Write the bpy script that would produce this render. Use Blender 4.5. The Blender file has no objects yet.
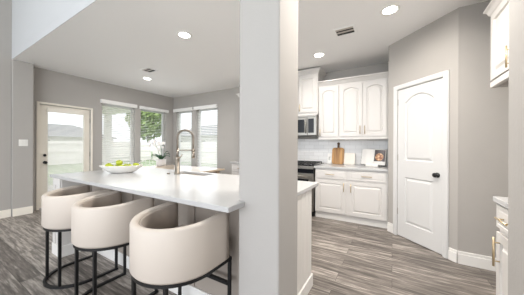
import bpy, bmesh, math, random
from mathutils import Vector, Matrix
random.seed(7)
PI = math.pi
S = bpy.context.scene
C = S.collection

# ------------------------------------------------------------------ camera, world, light, exposure
cam_d = bpy.data.cameras.new('camera'); cam = bpy.data.objects.new('camera', cam_d); C.objects.link(cam)
FPX = 220.36
cam_d.sensor_fit = 'HORIZONTAL'; cam_d.sensor_width = 36.0; cam_d.lens = FPX / 524 * 36
cam_d.shift_y = (146.44 - 147.5) / 524
cam_d.clip_start = 0.05; cam_d.clip_end = 200
cam.matrix_world = (Matrix.Translation((0, 0, 1.239)) @ Matrix.Rotation(math.radians(30.64), 4, 'Z')
                    @ Matrix.Rotation(PI/2, 4, 'X') @ Matrix.Rotation(0.0044, 4, 'Z'))
S.camera = cam

W = bpy.data.worlds.new('World'); S.world = W; W.use_nodes = True
bg = W.node_tree.nodes['Background']
bg.inputs[0].default_value = (0.90, 0.94, 1.0, 1); bg.inputs[1].default_value = 1.4

sun_d = bpy.data.lights.new('sun', 'SUN'); sun = bpy.data.objects.new('sun', sun_d); C.objects.link(sun)
sun_d.energy = 2.2; sun_d.angle = math.radians(3); sun_d.color = (1, 0.95, 0.88)
sun.rotation_euler = Vector((-0.45, 0.5, -0.8)).to_track_quat('-Z', 'Y').to_euler()

def area(name, loc, direction, sx, sy, power, color=(1, 1, 1), spread=PI, portal=False):
    d = bpy.data.lights.new(name, 'AREA'); o = bpy.data.objects.new(name, d); C.objects.link(o)
    d.shape = 'RECTANGLE'; d.size = sx; d.size_y = sy; d.energy = power*0.31; d.color = color; d.spread = spread
    o.location = loc; o.rotation_euler = Vector(direction).to_track_quat('-Z', 'Z').to_euler()
    if portal: d.cycles.is_portal = True
    return o
# daylight through the tall living room windows behind the camera, plus added kitchen fill
area('living_room_daylight', (-1.6, -4.4, 2.2), (-0.05, 1, 0.42), 6.5, 3.6, 560, (0.89, 0.94, 1.0))
area('added_kitchen_fill', (1.9, -4.4, 2.0), (-0.25, 1, 0.1), 2.6, 3.4, 150, (0.95, 0.96, 1.0))  # soft fill added to brighten the kitchen and the column side
# daylight through the nook windows
area('nook_daylight_left', (-5.72, 3.36, 1.45), (1, -0.1, -0.15), 1.6, 1.5, 16, (0.93, 0.97, 1.0), math.radians(140))
area('nook_daylight_back', (-4.9, 4.36, 1.45), (0.1, -1, -0.15), 1.6, 1.5, 11, (0.93, 0.97, 1.0), math.radians(140))

S.view_settings.view_transform = 'Standard'; S.view_settings.look = 'None'
S.view_settings.gamma = 1; S.view_settings.exposure = 0.58
S.view_settings.use_curve_mapping = False

# ------------------------------------------------------------------ materials
MATS = {}
def mat(name, col, rough=0.5, metal=0.0, bump=0.0, bscale=200, coat=0.0, emit=None, estr=0.0, spec=None, var=0.0, vscale=8, sheen=0.0):
    if name in MATS: return MATS[name]
    m = bpy.data.materials.new(name); m.use_nodes = True
    nt = m.node_tree; b = nt.nodes['Principled BSDF']
    b.inputs['Base Color'].default_value = (*col, 1); b.inputs['Roughness'].default_value = rough
    b.inputs['Metallic'].default_value = metal
    if coat: b.inputs['Coat Weight'].default_value = coat
    if sheen: b.inputs['Sheen Weight'].default_value = sheen
    if spec is not None: b.inputs['Specular IOR Level'].default_value = spec
    if emit: b.inputs['Emission Color'].default_value = (*emit, 1); b.inputs['Emission Strength'].default_value = estr
    tc = nt.nodes.new('ShaderNodeTexCoord')
    if bump:
        n = nt.nodes.new('ShaderNodeTexNoise'); n.inputs['Scale'].default_value = bscale; n.inputs['Detail'].default_value = 3
        nt.links.new(tc.outputs['Object'], n.inputs['Vector'])
        bp = nt.nodes.new('ShaderNodeBump'); bp.inputs['Strength'].default_value = bump; bp.inputs['Distance'].default_value = 0.002
        nt.links.new(n.outputs['Fac'], bp.inputs['Height']); nt.links.new(bp.outputs['Normal'], b.inputs['Normal'])
    if var:
        n = nt.nodes.new('ShaderNodeTexNoise'); n.inputs['Scale'].default_value = vscale; n.inputs['Detail'].default_value = 4
        nt.links.new(tc.outputs['Object'], n.inputs['Vector'])
        mx = nt.nodes.new('ShaderNodeMix'); mx.data_type = 'RGBA'
        mx.inputs['A'].default_value = (*[c*(1-var) for c in col], 1); mx.inputs['B'].default_value = (*[min(1, c*(1+var)) for c in col], 1)
        nt.links.new(n.outputs['Fac'], mx.inputs['Factor']); nt.links.new(mx.outputs['Result'], b.inputs['Base Color'])
    MATS[name] = m
    return m

M = dict(
    wall=mat('greige wall paint', (0.435, 0.412, 0.388), 0.75, bump=0.25, bscale=90, var=0.02),
    column=mat('pale column paint', (0.42, 0.40, 0.38), 0.7, bump=0.3, bscale=70, var=0.02),
    ceil=mat('ceiling paint', (0.92, 0.915, 0.91), 0.85, bump=0.2, bscale=120),
    bulk=mat('white bulkhead paint', (0.57, 0.575, 0.59), 0.8, bump=0.2, bscale=90),
    trim=mat('white trim paint', (0.84, 0.82, 0.79), 0.35),
    cream=mat('cream door paint', (0.88, 0.83, 0.74), 0.4),
    cab=mat('white cabinet paint', (0.69, 0.665, 0.64), 0.4),
    door=mat('white door paint', (0.68, 0.675, 0.67), 0.4),
    island=mat('grey white island paint', (0.76, 0.735, 0.70), 0.45),
    islandf=mat('shade-deepened taupe island paint', (0.35, 0.305, 0.265), 0.5),  # taupe paint, darkened to include the shade under the counter
    quartz=mat('white quartz', (0.50, 0.497, 0.495), 0.24, var=0.03, vscale=30),
    leather=mat('cream leather', (0.63, 0.56, 0.495), 0.5, bump=0.15, bscale=60),
    velvet=mat('taupe velvet', (0.42, 0.35, 0.295), 0.8, var=0.22, vscale=12, sheen=0.4),
    black=mat('black metal', (0.006, 0.006, 0.0065), 0.45),
    iron=mat('black cast iron', (0.02, 0.02, 0.02), 0.6),
    brass=mat('satin brass', (0.60, 0.48, 0.31), 0.4, 1.0),
    steel=mat('stainless steel', (0.30, 0.285, 0.26), 0.36, 1.0),
    nickel=mat('brushed nickel', (0.30, 0.265, 0.225), 0.38, 1.0),
    glassblk=mat('black glass', (0.008, 0.009, 0.012), 0.16, spec=0.2),
    plate=mat('white plastic', (0.85, 0.84, 0.80), 0.4),
    ceramic=mat('white ceramic', (0.86, 0.84, 0.80), 0.25, coat=0.3),
    apple=mat('green apple skin', (0.40, 0.46, 0.03), 0.35, var=0.25, vscale=18),
    stemwood=mat('brown stem', (0.13, 0.08, 0.04), 0.7),
    leaf=mat('dark green leaf', (0.02, 0.085, 0.03), 0.4, var=0.3),
    petal=mat('white petal', (0.88, 0.86, 0.86), 0.5),
    petalc=mat('yellow flower centre', (0.7, 0.5, 0.2), 0.5),
    stemgreen=mat('green stem', (0.10, 0.16, 0.05), 0.5),
    pot=mat('grey white pot', (0.74, 0.71, 0.69), 0.5),
    walnut=mat('dark walnut', (0.12, 0.06, 0.03), 0.45),
    marble=mat('pale marble', (0.82, 0.77, 0.69), 0.25, var=0.08, vscale=14),
    tablewood=mat('pale oak table', (0.60, 0.48, 0.36), 0.14, var=0.12, vscale=10),
    lamp=mat('lit lamp lens', (1, 1, 1), 0.5, emit=(1.0, 0.96, 0.88), estr=14),
    slat=mat('white blind slat', (0.90, 0.89, 0.87), 0.5),
    paper=mat('book paper', (0.66, 0.65, 0.63), 0.6),
    vinyl=mat('white vinyl frame', (0.82, 0.83, 0.83), 0.4),
    bark=mat('bark', (0.12, 0.09, 0.07), 0.9, var=0.3),
    foliage=mat('foliage', (0.24, 0.33, 0.12), 0.7, var=0.5, vscale=2),
    fence=mat('pale cedar fence', (0.72, 0.70, 0.68), 0.8, var=0.10, vscale=3),
    siding=mat('neighbour siding', (0.62, 0.60, 0.58), 0.8, var=0.05),
    shingle=mat('grey shingles', (0.20, 0.21, 0.23), 0.85, var=0.15, vscale=20),
    dark=mat('dark void', (0.03, 0.028, 0.025), 0.8),
    pastry=mat('pastry crust', (0.62, 0.36, 0.14), 0.5, var=0.5, vscale=60),
)

def grass_mat():
    m = mat('lawn', (0.19, 0.27, 0.13), 0.9, var=0.35, vscale=3); return m
M['grass'] = grass_mat()
M['conc'] = mat('patio concrete', (0.5, 0.48, 0.45), 0.9, var=0.08, vscale=4)

def floor_mat():
    m = bpy.data.materials.new('grey wood plank floor'); m.use_nodes = True
    nt = m.node_tree; N = nt.nodes; L = nt.links; b = N['Principled BSDF']
    tc = N.new('ShaderNodeTexCoord')
    br = N.new('ShaderNodeTexBrick'); br.offset = 0.37; br.inputs['Scale'].default_value = 1
    br.inputs['Brick Width'].default_value = 1.22; br.inputs['Row Height'].default_value = 0.15
    br.inputs['Mortar Size'].default_value = 0.0015; br.inputs['Mortar Smooth'].default_value = 0
    br.inputs['Color1'].default_value = (0, 0, 0, 1); br.inputs['Color2'].default_value = (1, 1, 1, 1)
    br.inputs['Mortar'].default_value = (0, 0, 0, 1)
    L.new(tc.outputs['Object'], br.inputs['Vector'])
    # long grain, shifted per plank
    add = N.new('ShaderNodeVectorMath'); add.operation = 'MULTIPLY_ADD'
    add.inputs[1].default_value = (7.0, 3.0, 5.0)
    L.new(br.outputs['Color'], add.inputs[0]); L.new(tc.outputs['Object'], add.inputs[2])
    mp = N.new('ShaderNodeMapping'); mp.inputs['Scale'].default_value = (1.7, 20.0, 1)
    L.new(add.outputs[0], mp.inputs['Vector'])
    n1 = N.new('ShaderNodeTexNoise'); n1.inputs['Scale'].default_value = 1.6; n1.inputs['Detail'].default_value = 7; n1.inputs['Roughness'].default_value = 0.62
    L.new(mp.outputs[0], n1.inputs['Vector'])
    mp2 = N.new('ShaderNodeMapping'); mp2.inputs['Scale'].default_value = (9, 85.0, 1)
    L.new(add.outputs[0], mp2.inputs['Vector'])
    n2 = N.new('ShaderNodeTexNoise'); n2.inputs['Scale'].default_value = 1.0; n2.inputs['Detail'].default_value = 4
    L.new(mp2.outputs[0], n2.inputs['Vector'])
    ramp = N.new('ShaderNodeValToRGB')
    e = ramp.color_ramp.elements
    e[0].position = 0.31; e[0].color = (0.085, 0.073, 0.064, 1)
    e[1].position = 0.72; e[1].color = (0.54, 0.485, 0.435, 1)
    q = ramp.color_ramp.elements.new(0.51); q.color = (0.215, 0.187, 0.166, 1)
    m1 = N.new('ShaderNodeMath'); m1.operation = 'MULTIPLY_ADD'; m1.inputs[1].default_value = 0.16; 
    sub = N.new('ShaderNodeMath'); sub.operation = 'SUBTRACT'; sub.inputs[1].default_value = 0.08
    L.new(br.outputs['Color'], m1.inputs[0]); L.new(n1.outputs['Fac'], m1.inputs[2]); L.new(m1.outputs[0], sub.inputs[0])
    m2 = N.new('ShaderNodeMath'); m2.operation = 'MULTIPLY_ADD'; m2.inputs[1].default_value = 0.34
    L.new(n2.outputs['Fac'], m2.inputs[0]); L.new(sub.outputs[0], m2.inputs[2])
    m3 = N.new('ShaderNodeMath'); m3.operation = 'SUBTRACT'; m3.inputs[1].default_value = 0.17
    L.new(m2.outputs[0], m3.inputs[0]); L.new(m3.outputs[0], ramp.inputs[0])
    mx = N.new('ShaderNodeMix'); mx.data_type = 'RGBA'; mx.inputs['B'].default_value = (0.05, 0.043, 0.038, 1)
    L.new(br.outputs['Fac'], mx.inputs['Factor']); L.new(ramp.outputs[0], mx.inputs['A']); L.new(mx.outputs['Result'], b.inputs['Base Color'])
    b.inputs['Roughness'].default_value = 0.42
    bp = N.new('ShaderNodeBump'); bp.inputs['Strength'].default_value = 0.25; bp.inputs['Distance'].default_value = 0.002
    L.new(m3.outputs[0], bp.inputs['Height']); L.new(bp.outputs['Normal'], b.inputs['Normal'])
    return m
M['floor'] = floor_mat()

def tile_mat():
    m = bpy.data.materials.new('subway tile'); m.use_nodes = True
    nt = m.node_tree; N = nt.nodes; L = nt.links; b = N['Principled BSDF']
    tc = N.new('ShaderNodeTexCoord'); mp = N.new('ShaderNodeMapping'); mp.inputs['Rotation'].default_value = (PI/2, 0, 0)
    L.new(tc.outputs['Object'], mp.inputs['Vector'])
    br = N.new('ShaderNodeTexBrick'); br.inputs['Scale'].default_value = 1
    br.inputs['Brick Width'].default_value = 0.20; br.inputs['Row Height'].default_value = 0.075; br.inputs['Mortar Size'].default_value = 0.002
    br.inputs['Color1'].default_value = (0.76, 0.75, 0.735, 1); br.inputs['Color2'].default_value = (0.84, 0.83, 0.815, 1); br.inputs['Mortar'].default_value = (0.62, 0.6, 0.58, 1)
    L.new(mp.outputs[0], br.inputs['Vector']); L.new(br.outputs['Color'], b.inputs['Base Color']); b.inputs['Roughness'].default_value = 0.2
    bp = N.new('ShaderNodeBump'); bp.inputs['Strength'].default_value = 0.4; bp.inputs['Distance'].default_value = 0.002; bp.invert = True
    L.new(br.outputs['Fac'], bp.inputs['Height']); L.new(bp.outputs['Normal'], b.inputs['Normal'])
    return m
M['tile'] = tile_mat()

def board_mat():
    m = bpy.data.materials.new('striped acacia'); m.use_nodes = True
    nt = m.node_tree; N = nt.nodes; L = nt.links; b = N['Principled BSDF']
    tc = N.new('ShaderNodeTexCoord'); mp = N.new('ShaderNodeMapping'); mp.inputs['Scale'].default_value = (26, 1, 1.2)
    L.new(tc.outputs['Object'], mp.inputs['Vector'])
    n = N.new('ShaderNodeTexNoise'); n.inputs['Scale'].default_value = 1; n.inputs['Detail'].default_value = 3
    L.new(mp.outputs[0], n.inputs['Vector'])
    r = N.new('ShaderNodeValToRGB'); e = r.color_ramp.elements
    e[0].position = 0.35; e[0].color = (0.22, 0.095, 0.025, 1); e[1].position = 0.65; e[1].color = (0.60, 0.33, 0.11, 1)
    L.new(n.outputs['Fac'], r.inputs[0]); L.new(r.outputs[0], b.inputs['Base Color']); b.inputs['Roughness'].default_value = 0.45
    return m
M['board'] = board_mat()

def glass_mat():
    m = bpy.data.materials.new('window glass'); m.use_nodes = True
    nt = m.node_tree; N = nt.nodes; L = nt.links
    for n in list(N):
        if n.type == 'BSDF_PRINCIPLED': N.remove(n)
    out = N['Material Output']; t = N.new('ShaderNodeBsdfTransparent'); g = N.new('ShaderNodeBsdfGlossy'); g.inputs['Roughness'].default_value = 0.02
    lw = N.new('ShaderNodeLayerWeight'); lw.inputs['Blend'].default_value = 0.5
    pw = N.new('ShaderNodeMath'); pw.operation = 'POWER'; pw.inputs[1].default_value = 5.0; L.new(lw.outputs['Facing'], pw.inputs[0])
    f = N.new('ShaderNodeMath'); f.operation = 'MULTIPLY_ADD'; f.inputs[1].default_value = 0.5; f.inputs[2].default_value = 0.03; L.new(pw.outputs[0], f.inputs[0])
    mx = N.new('ShaderNodeMixShader'); L.new(f.outputs[0], mx.inputs[0]); L.new(t.outputs[0], mx.inputs[1]); L.new(g.outputs[0], mx.inputs[2])
    L.new(mx.outputs[0], out.inputs['Surface'])
    return m
M['glass'] = glass_mat()

# ------------------------------------------------------------------ mesh helpers
def NB(): return bmesh.new()
def box(bm, x0, x1, y0, y1, z0, z1, bev=0.0, seg=2):
    r = bmesh.ops.create_cube(bm, size=1.0)
    vs = r['verts']
    for v in vs:
        v.co = Vector(((x0+x1)/2 + v.co.x*(x1-x0), (y0+y1)/2 + v.co.y*(y1-y0), (z0+z1)/2 + v.co.z*(z1-z0)))
    if bev:
        es = {e for v in vs for e in v.link_edges}
        bmesh.ops.bevel(bm, geom=list(es), offset=bev, segments=seg, profile=0.5, affect='EDGES')
    return bm
def prism(bm, pts, z0, z1, bev=0.0):
    lo = [bm.verts.new((x, y, z0)) for x, y in pts]; hi = [bm.verts.new((x, y, z1)) for x, y in pts]
    n = len(pts); fs = []
    fs.append(bm.faces.new(lo[::-1])); fs.append(bm.faces.new(hi))
    for i in range(n): fs.append(bm.faces.new((lo[i], lo[(i+1) % n], hi[(i+1) % n], hi[i])))
    bmesh.ops.recalc_face_normals(bm, faces=fs)
    return bm
def cyl(bm, p0, p1, r0, r1=None, seg=16, caps=True):
    p0, p1 = Vector(p0), Vector(p1); r1 = r0 if r1 is None else r1
    d = p1 - p0; q = d.to_track_quat('Z', 'Y')
    a, b = [], []
    for i in range(seg):
        t = 2*PI*i/seg; o = Vector((math.cos(t), math.sin(t), 0))
        a.append(bm.verts.new(p0 + q @ (o*r0))); b.append(bm.verts.new(p1 + q @ (o*r1)))
    fs = [bm.faces.new((a[i], a[(i+1) % seg], b[(i+1) % seg], b[i])) for i in range(seg)]
    for f in fs: f.smooth = True
    if caps: bm.faces.new(a[::-1]); bm.faces.new(b)
    return bm
def tube(bm, pts, r, seg=10, closed=False, flat=None):
    """sweep a circle (or a flat w x h bar when flat=(w,h)) along pts"""
    pts = [Vector(p) for p in pts]; n = len(pts); rings = []
    for i, p in enumerate(pts):
        if closed: t = pts[(i+1) % n] - pts[i-1]
        else: t = pts[min(i+1, n-1)] - pts[max(i-1, 0)]
        t.normalize()
        up = Vector((0, 0, 1)) if abs(t.z) < 0.95 else Vector((0, 1, 0))
        s = t.cross(up).normalized(); u = s.cross(t).normalized()
        rr = r[i] if isinstance(r, (list, tuple)) else r
        if flat:
            w, h = flat; ring = [p + s*a*w/2 + u*b*h/2 for a, b in ((-1, -1), (1, -1), (1, 1), (-1, 1))]
        else: ring = [p + (s*math.cos(2*PI*k/seg) + u*math.sin(2*PI*k/seg))*rr for k in range(seg)]
        rings.append([bm.verts.new(c) for c in ring])
    k = len(rings[0]); m = n if closed else n-1
    for i in range(m):
        A, B = rings[i], rings[(i+1) % n]
        for j in range(k):
            f = bm.faces.new((A[j], A[(j+1) % k], B[(j+1) % k], B[j])); f.smooth = not flat
    if not closed: bm.faces.new(rings[0][::-1]); bm.faces.new(rings[-1])
    return bm
def lathe(bm, prof, c=(0, 0, 0), seg=32, sx=1, sy=1):
    rings = []
    for r, z in prof:
        if r < 1e-5: rings.append([bm.verts.new((c[0], c[1], c[2]+z))])
        else: rings.append([bm.verts.new((c[0]+r*sx*math.cos(2*PI*i/seg), c[1]+r*sy*math.sin(2*PI*i/seg), c[2]+z)) for i in range(seg)])
    for A, B in zip(rings, rings[1:]):
        for i in range(seg):
            j = (i+1) % seg
            if len(A) == 1 and len(B) == 1: continue
            if len(A) == 1: f = bm.faces.new((A[0], B[i], B[j]))
            elif len(B) == 1: f = bm.faces.new((A[i], A[j], B[0]))
            else: f = bm.faces.new((A[i], A[j], B[j], B[i]))
            f.smooth = True
    return bm
def obj(name, bm, m, parent=None, label=None):
    bmesh.ops.recalc_face_normals(bm, faces=bm.faces[:])
    me = bpy.data.meshes.new(name); bm.to_mesh(me); bm.free()
    o = bpy.data.objects.new(name, me); C.objects.link(o); me.materials.append(m)
    if parent: o.parent = parent
    if label: o['label'] = label
    return o
def thing(name, label, cat, loc=(0, 0, 0), rz=0, group=None):
    o = bpy.data.objects.new(name, None); C.objects.link(o); o.empty_display_size = 0.1
    o.location = loc; o.rotation_euler = (0, 0, rz); o['label'] = label; o['category'] = cat
    if group: o['group'] = group
    return o
def tag(o, label, cat, group=None, kind=None):
    o['label'] = label; o['category'] = cat
    if group: o['group'] = group
    if kind: o['kind'] = kind
    return o
def struct(name, bm, m, label, cat, parent=None):
    o = obj(name, bm, m, parent)
    if not parent: o['kind'] = 'structure'; o['label'] = label; o['category'] = cat
    return o
def sroot(name, label, cat, loc, rz):
    o = thing(name, label, cat, loc, rz); o['kind'] = 'structure'; return o
def dup(root, loc, rz, label=None):
    r = root.copy(); C.objects.link(r); r.location = loc; r.rotation_euler = (0, 0, rz)
    if label: r['label'] = label
    for ch in list(root.children):
        c = ch.copy(); C.objects.link(c); c.parent = r
        for g in list(ch.children):
            d = g.copy(); C.objects.link(d); d.parent = c
    return r

def wall_with_holes(bm, x0, x1, z0, z1, y0, y1, holes):
    """wall slab in local x/z with rectangular openings (x0,x1,z0,z1)"""
    xs = sorted({x0, x1, *[h[0] for h in holes], *[h[1] for h in holes]})
    zs = sorted({z0, z1, *[h[2] for h in holes], *[h[3] for h in holes]})
    solid = lambda i, j: 0 <= i < len(xs)-1 and 0 <= j < len(zs)-1 and not any(
        h[0] <= (xs[i]+xs[i+1])/2 <= h[1] and h[2] <= (zs[j]+zs[j+1])/2 <= h[3] for h in holes)
    V = {}
    def v(i, j, k):
        if (i, j, k) not in V: V[(i, j, k)] = bm.verts.new((xs[i], (y0, y1)[k], zs[j]))
        return V[(i, j, k)]
    for i in range(len(xs)-1):
        for j in range(len(zs)-1):
            if not solid(i, j): continue
            bm.faces.new((v(i, j, 0), v(i+1, j, 0), v(i+1, j+1, 0), v(i, j+1, 0)))
            bm.faces.new((v(i, j, 1), v(i, j+1, 1), v(i+1, j+1, 1), v(i+1, j, 1)))
            if not solid(i-1, j): bm.faces.new((v(i, j, 0), v(i, j+1, 0), v(i, j+1, 1), v(i, j, 1)))
            if not solid(i+1, j): bm.faces.new((v(i+1, j, 0), v(i+1, j, 1), v(i+1, j+1, 1), v(i+1, j+1, 0)))
            if not solid(i, j-1): bm.faces.new((v(i, j, 0), v(i, j, 1), v(i+1, j, 1), v(i+1, j, 0)))
            if not solid(i, j+1): bm.faces.new((v(i, j+1, 0), v(i+1, j+1, 0), v(i+1, j+1, 1), v(i, j+1, 1)))
    return bm

def panel_face(bm, w, h, yf, t, inset, arch=0.0, x0=0.0, z0=0.0, shoulder=0.08, groove=0.008, gw=0.012, raise_w=0.03, n=14, back=True, insb=None, inst=None):
    """door block with one raised panel; local x 0..w, z 0..h, front at y=yf (towards -y), thickness t.
       arch = rise of the panel's arched top"""
    insb = inset if insb is None else insb; inst = inset if inst is None else inst
    def loop(ix, ib, it, y, a):
        L, R, B, T = ix, w-ix, ib, h-it
        top = []
        for k in range(n+1):
            s = k/n
            x = R + (L-R)*s
            z = T
            if a:
                u = abs(2*s-1)
                sh = shoulder/(R-L)*2
                z = T - a + (a*(1-(u/(1-sh))**2) if u < 1-sh else 0)
            top.append((x, z))
        pts = [(L, B), (R, B)] + top
        return [bm.verts.new((x0+x, y, z0+z)) for x, z in pts]
    outer = loop(0, 0, 0, yf, 0)
    l1 = loop(inset, insb, inst, yf, arch)
    l2 = loop(inset+gw*.5, insb+gw*.5, inst+gw*.5, yf+groove, arch)
    l3 = loop(inset+gw, insb+gw, inst+gw, yf+groove, arch)
    l4 = loop(inset+gw+raise_w, insb+gw+raise_w, inst+gw+raise_w, yf+0.001, arch)
    LL = [outer, l1, l2, l3, l4]
    for A, B in zip(LL, LL[1:]):
        k = len(A)
        for i in range(k): bm.faces.new((A[i], A[(i+1) % k], B[(i+1) % k], B[i]))
    bm.faces.new(l4)
    if back:
        bk = [bm.verts.new((v.co.x, yf+t, v.co.z)) for v in outer]; k = len(bk)
        for i in range(k): bm.faces.new((outer[i], outer[(i+1) % k], bk[(i+1) % k], bk[i]))
        bm.faces.new(bk[::-1])
    return bm

def bar_pull(parent, cx, cz, yf, length=0.14, vertical=True, name='handle'):
    """slim brass bar pull standing 3 cm off the face"""
    bm = NB(); y = yf-0.03; h = length/2; p = length*0.32
    d = Vector((0, 0, 1)) if vertical else Vector((1, 0, 0)); c = Vector((cx, y, cz))
    cyl(bm, c-d*h, c+d*h, 0.006, seg=10)
    for s in (-p, p): cyl(bm, c+d*s, c+d*s+Vector((0, 0.03, 0)), 0.0045, seg=8)
    return obj(name, bm, M['brass'], parent, 'satin brass bar pull')

CEIL = 2.7323
XL, YB = -5.86, 4.482
PCOL = (-0.82, -0.542, 1.10, 1.39)

# ------------------------------------------------------------------ setting
bm = NB(); box(bm, -6.05, 3.6, -4.7, YB+0.15, -0.1, 0.0); struct('floor', bm, M['floor'], 'grey brown wood plank floor running through kitchen and living room', 'floor')
bm = NB(); box(bm, -6.05, 3.6, 1.08, YB+0.15, CEIL, CEIL+0.12); struct('ceiling', bm, M['ceil'], 'flat off-white kitchen ceiling with recessed lights', 'ceiling')
bm = NB(); box(bm, -6.05, 3.6, 1.074, 1.0795, CEIL, CEIL+0.1205); box(bm, -6.05, 3.6, 1.074, 1.2, CEIL+0.121, 4.6); struct('wall_upper', bm, M['bulk'], 'bright white wall face above the dropped kitchen ceiling', 'wall')
bm = NB(); box(bm, -6.05, 3.6, -4.7, 1.073, 4.5, 4.6); struct('ceiling_living', bm, M['ceil'], 'high living room ceiling before the kitchen', 'ceiling')

# left wall (local x = +Y)
DY0, DY1, DZ = 1.465, 2.305, 2.045
W1 = (2.535, 3.300, 0.62, 2.26); W2 = (3.452, 4.225, 0.62, 2.26)
bm = NB(); wall_with_holes(bm, 1.08, YB, 0, CEIL, 0, 0.16, [(DY0, DY1, 0, DZ), W1, W2])
wl = struct('wall_left', bm, M['wall'], 'greige wall holding the glazed back door and two tall windows', 'wall'); wl.location = (XL, 0, 0); wl.rotation_euler.z = PI/2
bm = NB(); box(bm, XL-0.16, XL+0.165, -4.7, 1.073, 0, 4.499); struct('wall_living', bm, M['wall'], 'greige living room wall at the far left edge', 'wall')
bm = NB(); box(bm, XL+0.0005, XL+0.195, 1.076, 1.342, 0, CEIL, 0.012, 3); struct('wall_pilaster', bm, M['wall'], 'shallow wall pilaster with the light switch beside back door', 'wall')
# back wall
W3 = (-5.735, -5.05, 0.62, 2.30); W4 = (-4.85, -4.055, 0.62, 2.30)
bm = NB(); wall_with_holes(bm, XL-0.16, 1.35, 0, CEIL, 0, 0.16, [W3, W4])
wb = struct('wall_back', bm, M['wall'], 'greige back wall behind the nook and the kitchen cabinets', 'wall'); wb.location = (0, YB, 0)
# pantry: return, diagonal and flat wall
D = 3.699; YW = 3.096; XW = D-YW; XP = -0.055
bm = NB()
e = Vector((1, -1, 0)).normalized(); nrm = Vector((1, 1, 0)).normalized()
L0 = Vector((XP, D-XP, 0)); DL = (Vector((XW, YW, 0))-L0).length
PD0, PD1, PZ = 0.166-0.003, 0.166+0.612+0.003, 2.037     # doorway along the diagonal
wall_with_holes(bm, 0, DL, 0, CEIL, 0, 0.11, [(PD0, PD1, 0, PZ)])
wp = struct('wall_pantry', bm, M['wall'], 'diagonal corner pantry wall holding the white panel door', 'wall'); wp.location = L0; wp.rotation_euler.z = -PI/4
bm = NB(); box(bm, XP+0.001, XP+0.1, D-XP+0.05, YB-0.001, 0, CEIL); struct('wall_pantry_side', bm, M['wall'], 'short pantry side wall ending the cabinet run', 'wall')
bm = NB(); box(bm, XW, 1.35, YW, YW+0.11, 0, CEIL); struct('wall_far_right', bm, M['wall'], 'plain greige wall between pantry door and right cabinets', 'wall')
bm = NB(); box(bm, 1.25, 1.35, 1.39, YW-0.001, 0, CEIL); struct('wall_right', bm, M['wall'], 'greige kitchen wall behind the right cabinets', 'wall')
bm = NB(); box(bm, 0.436, 3.6, 1.10, 1.389, 0, CEIL-0.001, 0.012, 3); struct('wall_front', bm, M['column'], 'pale wall end at the right edge of the kitchen opening', 'wall')
bm = NB(); box(bm, 3.5, 3.6, -4.7, 1.073, 0, 4.499); struct('wall_living_right', bm, M['wall'], 'living room side wall out of view', 'wall')
bm = NB(); wall_with_holes(bm, -6.05, 3.6, 0, 4.5, 0, 0.1, [(-4.9, -2.9, 0.3, 3.9), (-2.7, -0.5, 0.3, 3.9), (-0.3, 1.7, 0.3, 3.9), (1.9, 3.3, 0.3, 3.9)])
o = struct('wall_living_rear', bm, M['wall'], 'living room window wall behind the viewer', 'wall'); o.location.y = -4.7
# column
bm = NB(); box(bm, PCOL[0], PCOL[1], PCOL[2], PCOL[3], 0, CEIL-0.001, 0.012, 3)
struct('column', bm, M['column'], 'square pale painted column standing at the island corner', 'column')

# baseboards
def baseboard(name, length, loc, rz, label, m=None, h=0.135):
    bm = NB(); box(bm, 0, length, -0.014, -0.0005, 0.001, h-0.03, 0.002, 1); box(bm, 0, length, -0.009, -0.0005, h-0.03, h, 0.002, 1)
    o = struct(name, bm, m or M['trim'], label, 'baseboard'); o.location = loc; o.rotation_euler.z = rz; return o
baseboard('baseboard_far_right', 0.64, (XW, YW, 0), 0, 'white baseboard along the plain wall right of pantry')
baseboard('baseboard_pantry', DL-PD1-0.066, L0+e*(PD1+0.065), -PI/4, 'short white baseboard right of the pantry door')
baseboard('baseboard_pantry_left', PD0-0.066, L0, -PI/4, 'very short white baseboard left of the pantry door')
baseboard('baseboard_pilaster', 0.25, (XL+0.195, 1.085, 0), PI/2, 'cream baseboard below the light switch', M['cream'])
baseboard('baseboard_left', 1.9, (XL, 2.37, 0), PI/2, 'white baseboard under the left windows')
baseboard('baseboard_living', 4.0, (XL+0.165, -2.93, 0), PI/2, 'cream baseboard at the far left edge of the room', M['cream'])
baseboard('baseboard_back', 2.2, (XL, YB, 0), 0, 'white baseboard under the back windows')

# casing around a doorway in local frame
def casing(name, x0, x1, z, cw, loc, rz, m, label):
    bm = NB()
    for a, b in ((x0-cw, x0), (x1, x1+cw)):
        box(bm, a, b, -0.014, -0.0005, 0.001, z+cw, 0.003, 1)
        box(bm, a+0.008, b-0.014 if a < x0 else b-0.008, -0.02, -0.013, 0.001, z+cw-0.008, 0.002, 1)
    box(bm, x0, x1, -0.014, -0.0005, z, z+cw, 0.003, 1); box(bm, x0, x1, -0.02, -0.013, z+0.012, z+cw-0.008, 0.002, 1)
    o = struct(name, bm, m, label, 'door casing'); o.location = loc; o.rotation_euler.z = rz; return o
casing('trim_1', DY0, DY1, DZ, 0.04, (XL, 0, 0), PI/2, M['cream'], 'cream casing around the glazed back door')
casing('trim_2', PD0, PD1, PZ, 0.062, L0, -PI/4, M['door'], 'white casing around the pantry door')

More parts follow.
